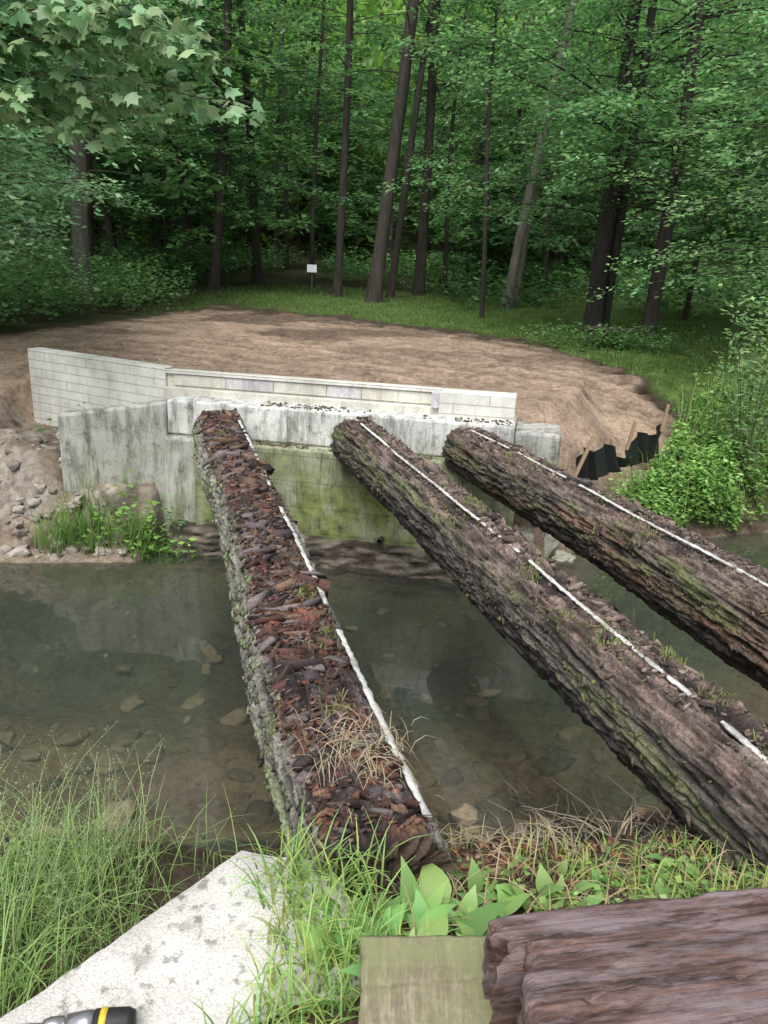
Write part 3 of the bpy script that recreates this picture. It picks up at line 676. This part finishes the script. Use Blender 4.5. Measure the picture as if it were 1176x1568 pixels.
def rough_prism(poly,z0,z1,name,mat,seed):
    P=np.array(poly,float);n=len(P);pts_=[]
    for i in range(n):
        a,b=P[i],P[(i+1)%n];m=max(2,int(np.linalg.norm(b-a)/.012))
        for t in np.linspace(0,1,m,endpoint=False): pts_.append(a+(b-a)*t)
    ring=np.array(pts_);m=len(ring);cen=np.array([-.55,1.2]);V=[];F=[]
    dirn=unit(ring-cen)
    prof=[(.0,z0),(.0,z0+.4),(.0,z1-.35),(.0,z1-.15),(0,z1-.04),(-.004,z1-.012),(-.014,z1)]
    for off,z in prof:
        o=ring+dirn*(off+.010*fbm(ring[:,0]*9,ring[:,1]*9,z*7+seed,4))[:,None]
        V.append(np.concatenate([o,np.full((m,1),z)+.006*fbm(ring[:,0]*12,ring[:,1]*12,seed,3)[:,None]],1))
    for fr in (.85,.6,.3,.02):
        o=cen+(V[6][:,:2]-cen)*fr;V.append(np.concatenate([o,(z1+.006*fbm(o[:,0]*5,o[:,1]*5,seed,4))[:,None]],1))
    K=len(V);jj=np.arange(m);j2=(jj+1)%m
    for k in range(K-1): F.append(np.stack([k*m+jj,k*m+j2,(k+1)*m+j2,(k+1)*m+jj],-1))
    return mk(name,np.concatenate(V),np.concatenate(F),mat)
rough_prism([(-1.75,.35),(.0,.35),(.06,1.5),(-.05,1.9),(-.13,2.03),(-.41,2.07),(-.90,1.47)],-.1,1.55,'concrete_wingwall_block',M_lich,4)
slab('mossy_plank',(-.012,.7,0),(1,.05),(0,1),.42,.80,1.77,1.82,M_board,None,5,110,140,.006,.002,(6,1),.003)
tb=empty('rotten_timber_beam')
c_,s_=math.cos(math.radians(10.7)),math.sin(math.radians(10.7))
slab('upper_slab',(.40,.88,0),(c_,s_),(-s_,c_),1.4,.42,1.80,2.04,M_timber,tb,3,420,200,.018,.002,(1,4),.014)
slab('rear_slab',(.305,1.268,0),(c_,s_),(-s_,c_),1.5,.125,1.74,2.005,M_timber,tb,9,420,70,.018,.004,(1,4),.016)
r=np.random.RandomState(101)
def inconc(x,y):
    e=(y-1.47)-(x+.90)*(.6/.49)
    return (y<2.08)&(x<.04)&((x>-.41)|(e<.02))&(x>-1.7)
n=7000;x=r.uniform(-3.2,-.5,n);y=r.uniform(1.2,3.7,n);k=~inconc(x,y)&(fbm(x*1.5,y*1.5,2,2)>-.5);x=x[k];y=y[k]
dens=sm(-.95,-1.6,x)*.9+.10;k=r.uniform(size=len(x))<dens;x=x[k];y=y[k]
v,f,c=blades(pts(x,y),r.uniform(.2,.6,len(x)),.006,r.uniform(.5,2.4,len(x)),colvar((.24,.38,.13),len(x),r),r,prof=(1,1,.8,.5,.1));mk('tall_grass',v,f,M_grass,c)
n=200;x=r.uniform(-2.6,-1.1,n);y=r.uniform(2.4,3.5,n);P0=pts(x,y);h=r.uniform(.5,.9,n)
v,f,c=blades(P0,h,.004,r.uniform(.3,1.2,n),colvar((.28,.36,.19),n,r),r,prof=(1,1,.8,.6,.4));stem=v.reshape(n,5,2,3).mean(2)
parts=[(v,f,c)]
m=16;t=r.uniform(.72,1.0,(n,m));i0=np.clip((t*4).astype(int),0,3);fr=t*4-i0
ar=np.arange(n)[:,None];Q=stem[ar,i0]*(1-fr)[...,None]+stem[ar,i0+1]*fr[...,None]+r.normal(0,.018,(n,m,3))
v2,f2,c2=leaves(Q.reshape(-1,3),r.normal(0,1,(n*m,3))+UPV,r.normal(0,1,(n*m,3)),.015,colvar((.3,.36,.22),n*m,r),.4)
parts.append((v2,f2,c2));v,f,c=cat(parts);mk('grass_seed_heads',v,f,M_grass,c)
n=5200;x=r.uniform(-.28,2.3,n);y=r.uniform(1.35,2.5,n);k=~((x>.3)&(y<1.5+.2*x))&~((x<.4)&(y<1.54)&(x>-.0));k&=(fbm(x*2.6,y*2.6,6,3)>-.05);x=x[k];y=y[k]
P0=pts(x,y);P0[:,2]=np.where(inconc(x,y),1.55,P0[:,2]);n=len(P0)
v,f,c=blades(P0,r.uniform(.04,.22,n)*lerp(1,.55,sm(1.9,2.4,y)),.006,r.uniform(.4,2.4,n),colvar((.26,.38,.11),n,r,.4,.35),r,prof=(1,1,.8,.5,.1));mk('bank_grass',v,f,M_grass,c)
n=500;x=r.uniform(.0,2.4,n);y=r.uniform(1.7,2.8,n)
v,f,c=blades(pts(x,y,.01),r.uniform(.08,.3,n),.005,r.uniform(1.8,3.0,n),colvar((.42,.36,.22),n,r,.3),r,prof=(1,1,.8,.5,.2));mk('dry_grass_litter',v,f,M_grass,c)
n=700;x=r.uniform(-.35,0.05,n);y=r.uniform(1.0,2.0,n);k=x>-.26+.3*fbm(x*3,y*3,3,2);x=x[k];y=y[k];n=len(x)
v,f,c=blades(np.stack([x,y,np.full(n,1.54)],1),r.uniform(.06,.24,n),.007,r.uniform(.6,2.2,n),colvar((.25,.39,.12),n,r),r,prof=(1,1,.8,.5,.1));mk('bank_grass',v,f,M_grass,c)
def broad(name,cx,cy,cnt,sp,size,col,r):
    x,y=r.normal(cx,sp,cnt),r.normal(cy,sp*.6,cnt);P=pts(x,y)
    s=size*r.uniform(.4,1.2,cnt)
    v,f,c=blades(P,s,s*r.uniform(.28,.5,cnt),r.uniform(.8,2.1,cnt),colvar(col,cnt,r,.25),r,prof=(.08,.2,.75,1,.95,.7,.35,.03),tipcol=1.1);return mk(name,v,f,M_leaf,c)
for k,(cx,cy,n,sp,s) in enumerate([(.22,1.8,30,.12,.19),(.05,1.68,26,.1,.17),(.45,1.98,22,.13,.14),(.8,2.1,22,.16,.11),(1.15,2.2,14,.15,.09),(.15,1.92,22,.12,.15),(.3,1.7,24,.14,.16),(.75,1.9,18,.16,.10)]):
    broad('broadleaf_plant',cx,cy,n,sp,s,(.23,.41,.13),r)
broad('broadleaf_plant',-1.0,1.95,26,.14,.22,(.19,.37,.10),r);broad('broadleaf_plant',-1.35,1.75,20,.15,.2,(.17,.34,.09),r);broad('broadleaf_plant',-.7,2.1,14,.1,.18,(.19,.37,.10),r)
n=150;x=r.uniform(.3,1.7,n);y=r.uniform(1.75,2.25,n);weeds('clover_patch',pts(x,y),r.uniform(.03,.12,n),.03,(.22,.37,.11),r,7,.8)
n=110;x=r.uniform(2.0,3.6,n);y=r.uniform(3.7,4.8,n);weeds('clover_patch',pts(x,y),r.uniform(.1,.35,n),.07,(.15,.28,.08),r,10,.6)
def gp(x0,x1,y0,y1):
    def g(n,r):
        x=r.uniform(x0,x1,n);y=r.uniform(y0,y1,n);P=pts(x,y,.008);a=r.uniform(0,6.28,n)
        return P,np.stack([np.cos(a),np.sin(a),0*a],1),unit(UPV+r.normal(0,.25,(n,3)))
    return g
v,f,c=cat([chips(2600,gp(.0,2.4,1.8,2.9),.08,[[.24,.09,.055],[.13,.07,.05],[.34,.23,.15],[.09,.06,.045]],5),chips(900,gp(.3,3,2.7,4.2),.09,[[.08,.06,.05],[.17,.13,.10]],6)])
mk('bark_debris',v,f,M_chip,c)
parts=[]
for k in range(260):
    x=r.uniform(.3,2.6);y=r.uniform(2.6,4.3);a=r.uniform(0,6.28);l=r.uniform(.1,.5);z=gz(x,y)+.02
    parts.append(tube([(x,y,z),(x+math.cos(a)*l*.5,y+math.sin(a)*l*.5,z+r.uniform(0,.06)),(x+math.cos(a+.3)*l,y+math.sin(a+.3)*l,z+r.uniform(-.02,.08))],[.006,.004,.002],4,np.array([.24,.21,.17])*r.uniform(.4,1.4)))
v,f,c=cat(parts);mk('fallen_twigs',v,f,M_dry,c)
_,_,(pf_,T,S,U,Ln),_=l1
n=170;sL=r.normal(6.55,.11,n);so=r.normal(.04,.09,n);P0=pf_+T*sL[:,None]+S*so[:,None]+U*.205
v,f,c=blades(P0,r.uniform(.06,.2,n),.0035,r.uniform(1.9,3.1,n),colvar((.45,.40,.28),n,r,.3),r,prof=(1,1,.8,.5,.2));mk('dead_grass_tuft',v,f,M_grass,c)
for lg,cnt in ((l1,10),(l2,30),(l3,22)):
    (pf_,T,S,U,Ln)=lg[2];parts=[]
    for k in range(cnt):
        m=60;sc_=r.uniform(.05,.93)*Ln;tc=r.uniform(-1.2,.9)
        ss_=np.clip((sc_+r.normal(0,.06,(m,1))),.1,Ln-.1);X,Y,_=lg[1](ss_/Ln,tc+r.normal(0,.16,(m,1)))
        P0=pf_+T*ss_+S*X+U*Y
        parts.append(blades(P0,r.uniform(.012,.05,m),.006,r.uniform(.4,2.2,m),colvar((.20,.25,.08),m,r),r))
    v,f,c=cat(parts);mk('log_moss_tufts',v,f,M_grass,c)
def ga(a0,a1,b0,b1,z):
    def g(n,r):
        a=r.uniform(a0,a1,n);b=b0+(b1-b0)*r.uniform(0,1,n);X,Y=AB(a,b);t=r.uniform(0,6.28,n)
        k=fbm(a*2.5,a*0,z,3)>-.05
        return np.stack([X,Y,np.where(k,z+.006,z-.05)],1),np.stack([np.cos(t),np.sin(t),0*t],1),unit(UPV+r.normal(0,.2,(n,3)))
    return g
dc=[[.10,.06,.045],[.2,.13,.1],[.12,.13,.06]]
v,f,c=cat([chips(420,ga(-1.45,2.15,.02,.18,1.28),.07,dc,3),chips(360,ga(-1.6,2.1,.23,.5,1.69),.06,dc,4)]);mk('ledge_debris',v,f,M_chip,c)
n=500;a=r.uniform(-1.9,2.1,n);b=r.uniform(.03,.18,n);k=fbm(a*2,a*0,5,3)>.1;a=a[k];b=b[k];X,Y=AB(a,b)
v,f,c=blades(np.stack([X,Y,np.full(len(X),1.275)],1),r.uniform(.02,.09,len(X)),.006,r.uniform(.4,2,len(X)),colvar((.18,.24,.08),len(X),r),r);mk('ledge_moss',v,f,M_grass,c)
# ---------------------------------------------------------------- small objects
sf=empty('silt_fence')
fp=np.array([(2.17,8.62),(2.5,9.15),(2.95,9.7),(3.35,10.1),(3.7,10.45)])
ns=60;tt=np.linspace(0,4,ns);X=np.interp(tt,range(5),fp[:,0]);Y=np.interp(tt,range(5),fp[:,1])
V=[];
for a in range(ns):
    zb=max(gz(X[a],Y[a])-.1,.9);hh=.42+.06*math.sin(a*.35)-.2*math.exp(-((a-30)/8)**2)
    for b in range(6):
        t=b/5;V.append((X[a]+.04*math.sin(a*.9+b),Y[a]+.05*math.sin(a*.6+b*.8),zb+t*hh))
q=(np.arange(ns-1)[:,None]*6+np.arange(5)[None]).ravel();mk('fabric',np.array(V),np.stack([q,q+6,q+7,q+1],1),M_black,parent=sf,smooth=True)
def stake(x,y,z0,h,lx,ly,w=.018):
    V=[];
    for t in (0,1):
        for dx,dy in((-w,-w),(w,-w),(w,w),(-w,w)): V.append((x+dx+lx*t,y+dy+ly*t,z0+h*t))
    mk('stake',V,[(0,1,2,3)[::-1],(4,5,6,7),(0,1,5,4),(1,2,6,5),(2,3,7,6),(3,0,4,7)],M_stake,parent=sf)
stake(2.12,8.5,1.12,.46,.17,.05);stake(3.0,9.6,1.2,.36,.06,0);stake(3.66,10.35,1.3,.36,.04,0)
def bx(x0,x1,y0,y1,z0,z1,name,mat,parent,bev=.006): return prism([(x0,y0),(x1,y0),(x1,y1),(x0,y1)],z0,z1,name,mat,parent,bev)
be=empty('wooden_bench');bx(-.55,.55,-.17,.17,.36,.42,'seat',M_bench,be)
bx(-.45,-.33,-.12,.12,-.1,.358,'leg_1',M_bench,be);bx(.33,.45,-.12,.12,-.1,.358,'leg_2',M_bench,be);bx(-.327,.327,-.02,.02,.22,.30,'stretcher',M_bench,be)
be.location=(4.75,17.6,gz(4.75,17.6));be.rotation_euler=(0,0,math.radians(-8))
sg=empty('trail_sign');bx(-.03,.03,-.02,.02,-.2,.97,'post',M_bench,sg);bx(-.16,.16,-.04,-.023,.72,.96,'panel',M_sign,sg);sg.location=(-2.7,26.8,gz(-2.7,26.8))
dr=empty('cordless_drill')
def cyl(pts_,rad,name,mat,sides=28):
    v,f=tube(pts_,rad,sides);o=mk(name,v,f,mat,parent=dr,smooth=True);return o
cyl([(-.19,0,.036),(-.188,0,.036),(-.10,0,.036),(-.098,0,.036)],[.001,.009,.009,.001],'bit_shank',M_steel)
cyl([(-.10,0,.036),(-.099,0,.036),(-.085,0,.036),(-.05,0,.036),(-.045,0,.036)],[.001,.016,.021,.023,.001],'chuck',M_steel)
cyl([(-.045,0,.036),(-.044,0,.036),(.0,0,.036),(.02,0,.036),(.021,0,.036)],[.001,.026,.032,.032,.001],'gear_case',M_steel)
cyl([(.021,0,.036),(.022,0,.036),(.05,0,.036),(.1,0,.036),(.115,0,.036),(.118,0,.036)],[.001,.033,.034,.034,.027,.001],'motor_housing',M_toolblk)
cyl([(.035,0,.036),(.036,0,.036),(.052,0,.036),(.053,0,.036)],[.001,.0355,.0355,.001],'yellow_band',M_yel)
cyl([(.075,0,.034),(.078,-.03,.032),(.09,-.13,.03),(.092,-.135,.03)],[.001,.021,.019,.001],'handle',M_toolblk,16)
bx(.045,.145,-.20,-.137,.003,.066,'battery',M_toolblk,dr,.008)
dr.location=(-.67,1.41,1.556);dr.rotation_euler=(0,0,math.radians(6))
def sapling(name,x,y,h,seed,nst,lsize,col,spread):
    r=np.random.RandomState(seed);W=[];LP=[];LD=[];zb=gz(x,y)
    for k in range(nst):
        a=r.uniform(0,6.28);l=h*r.uniform(.6,1);s=np.linspace(0,1,9)
        p=np.array([x,y,zb])+np.stack([np.cos(a)*spread*s**1.4,np.sin(a)*spread*s**1.4,l*s],1)
        W.append(tube(p,.012*(1-s*.85),5,(.12,.11,.07)))
        m=int(l*42);u=r.uniform(.2,1,m);P=np.stack([np.interp(u,s,p[:,c]) for c in range(3)],1);az=r.uniform(0,6.28,m)
        D_=np.stack([np.cos(az),np.sin(az),r.uniform(-.2,.7,m)],1);LP.append(P+D_*r.uniform(0,.1,(m,1)));LD.append(D_)
    P=np.concatenate(LP);D_=np.concatenate(LD);n=len(P);c=colvar(col,n,r)
    root=empty(name);v,f,cw=cat(W);mk('stems',v,f,M_bark,cw,parent=root)
    v,f,c=leaves(P,D_,UPV+r.normal(0,.4,(n,3)),lsize*r.uniform(.6,1.3,n),c,.3);mk('foliage',v,f,M_leaf,c,parent=root)
sapling('willow_sapling',4.85,10.4,2.7,5,14,.11,(.23,.38,.17),.5)
sapling('willow_sapling',5.9,11.6,2.0,6,12,.11,(.20,.34,.12),.6)
ML=np.array([(0,0),(.25,-.05),(.55,.12),(.38,.3),(.62,.62),(.3,.58),(0,1.0),(-.3,.58),(-.62,.62),(-.38,.3),(-.55,.12),(-.25,-.05)])
def lobed(P,dr,nm,size,col):
    dr=unit(dr);sd=unit(np.cross(nm,dr));nm=np.cross(dr,sd);s=np.broadcast_to(size,(len(P),))[:,None,None]
    V=P[:,None]+s*(ML[None,:,1:2]*dr[:,None]+ML[None,:,0:1]*sd[:,None]-(np.abs(ML[None,:,0:1])*.25+ML[None,:,1:2]**2*.2)*nm[:,None])
    return V.reshape(-1,3),np.arange(len(P)*12).reshape(-1,12),np.repeat(col,12,0)
def near_maple(bx_,by_,h,targets,seed,size,col):
    r=np.random.RandomState(seed);root=empty('sycamore_tree');zb=gz(bx_,by_)
    t=np.linspace(0,1,14);tp=np.stack([bx_+.3*t,by_+.2*np.sin(t*3),zb-.3+h*t],1)
    W=[tube(tp,.17*(1-t*.8),12,(.2,.19,.15))];LP=[];LD=[]
    for tg in targets:
        tg=np.array(tg,float);st=np.array([bx_+.15,by_,tg[2]-.3+r.uniform(-.5,.3)]);s=np.linspace(0,1,12)
        mid=np.sin(s*np.pi)[:,None]*np.array([0,0,.35]);p=st+(tg-st)*s[:,None]+mid;W.append(tube(p,.02*(1-s*.9)+.003,6,(.13,.12,.09)))
        Lb=np.linalg.norm(tg-st);dirn=(tg-st)/Lb
        for q in range(int(Lb*11)):
            u=r.uniform(.3,1);b=np.array([np.interp(u,s,p[:,c]) for c in range(3)])
            a=r.uniform(-1.2,1.2);td=np.array([dirn[0]*math.cos(a)-dirn[1]*math.sin(a),dirn[0]*math.sin(a)+dirn[1]*math.cos(a),r.uniform(-.4,.15)])
            l=r.uniform(.2,.65);e=b+td*l;W.append(tube([b,b+td*l*.5+[0,0,.03],e],[.006,.004,.002],4,(.12,.13,.06)))
            m=r.randint(4,9);w=r.uniform(.2,1.05,m);LP.append(b+td*(w*l)[:,None]+r.normal(0,.06,(m,3)));LD.append(td[None]+r.normal(0,.6,(m,3))-[0,0,.5])
    v,f,c=cat(W);mk('trunk_and_limbs',v,f,M_bark,c,parent=root,smooth=True)
    P=np.concatenate(LP);D_=np.concatenate(LD);n=len(P)
    v,f,c=lobed(P,D_,UPV+r.normal(0,.35,(n,3))+np.array([0,-.45,0]),size*r.uniform(.6,1.25,n),colvar(col,n,r,.3));mk('lobed_leaves',v,f,M_leaf,c,parent=root)
near_maple(-6.6,8.6,11,[(-1.75,8.6,4.75),(-1.9,8.3,5.1),(-2.2,8.0,5.3),(-2.6,8.9,4.7),(-2.6,8.2,5.6),(-3.2,8.4,6.0),(-3.0,9,5.5),(-3.6,8.5,5.4),(-3.8,8.2,4.7),(-3.2,8.9,4.5),(-4.2,7.6,5.4),(-4.0,8,6.0),(-4.3,8.8,5.0),(-3.0,8.2,5.1)],3,.14,(.26,.42,.22))
# ---------------------------------------------------------------- light, world, camera
w=bpy.data.worlds.new('World');SC.world=w;w.use_nodes=True;nt=w.node_tree;nt.nodes.clear()
sk=nt.nodes.new('ShaderNodeTexSky');sk.sky_type='NISHITA';sk.sun_disc=False;el=math.radians(60);az=math.radians(195)
sk.sun_elevation=el;sk.sun_rotation=az;sk.air_density=1.0;sk.dust_density=3;sk.ozone_density=.6
hs=nt.nodes.new('ShaderNodeHueSaturation');hs.inputs['Saturation'].default_value=.35;hs.inputs['Value'].default_value=1.25
bg=nt.nodes.new('ShaderNodeBackground');bg.inputs['Strength'].default_value=.15;ow=nt.nodes.new('ShaderNodeOutputWorld')
nt.links.new(sk.outputs[0],hs.inputs['Color']);nt.links.new(hs.outputs[0],bg.inputs[0]);nt.links.new(bg.outputs[0],ow.inputs[0])
sl=bpy.data.lights.new('sun','SUN');sl.energy=4.0;sl.angle=math.radians(40);sl.color=(1,.97,.94);so=bpy.data.objects.new('sun',sl);SC.collection.objects.link(so)
dv=Vector((math.sin(az)*math.cos(el),math.cos(az)*math.cos(el),math.sin(el)));so.rotation_euler=dv.to_track_quat('Z','Y').to_euler();so.location=(0,0,30)
cam=bpy.data.cameras.new('camera');co=bpy.data.objects.new('camera',cam);SC.collection.objects.link(co)
cam.sensor_fit='VERTICAL';cam.sensor_height=24;cam.lens=12*1200/784
cam.clip_start=.05;cam.clip_end=2000
co.matrix_world=Matrix.Translation((0,0,3.4))@Matrix.Rotation(math.radians(90-18.22),4,'X')@Matrix.Rotation(math.radians(2.5),4,'Z')
SC.camera=co
SC.view_settings.view_transform='Standard'
try: SC.view_settings.look='None'
except Exception: pass
SC.view_settings.exposure=0
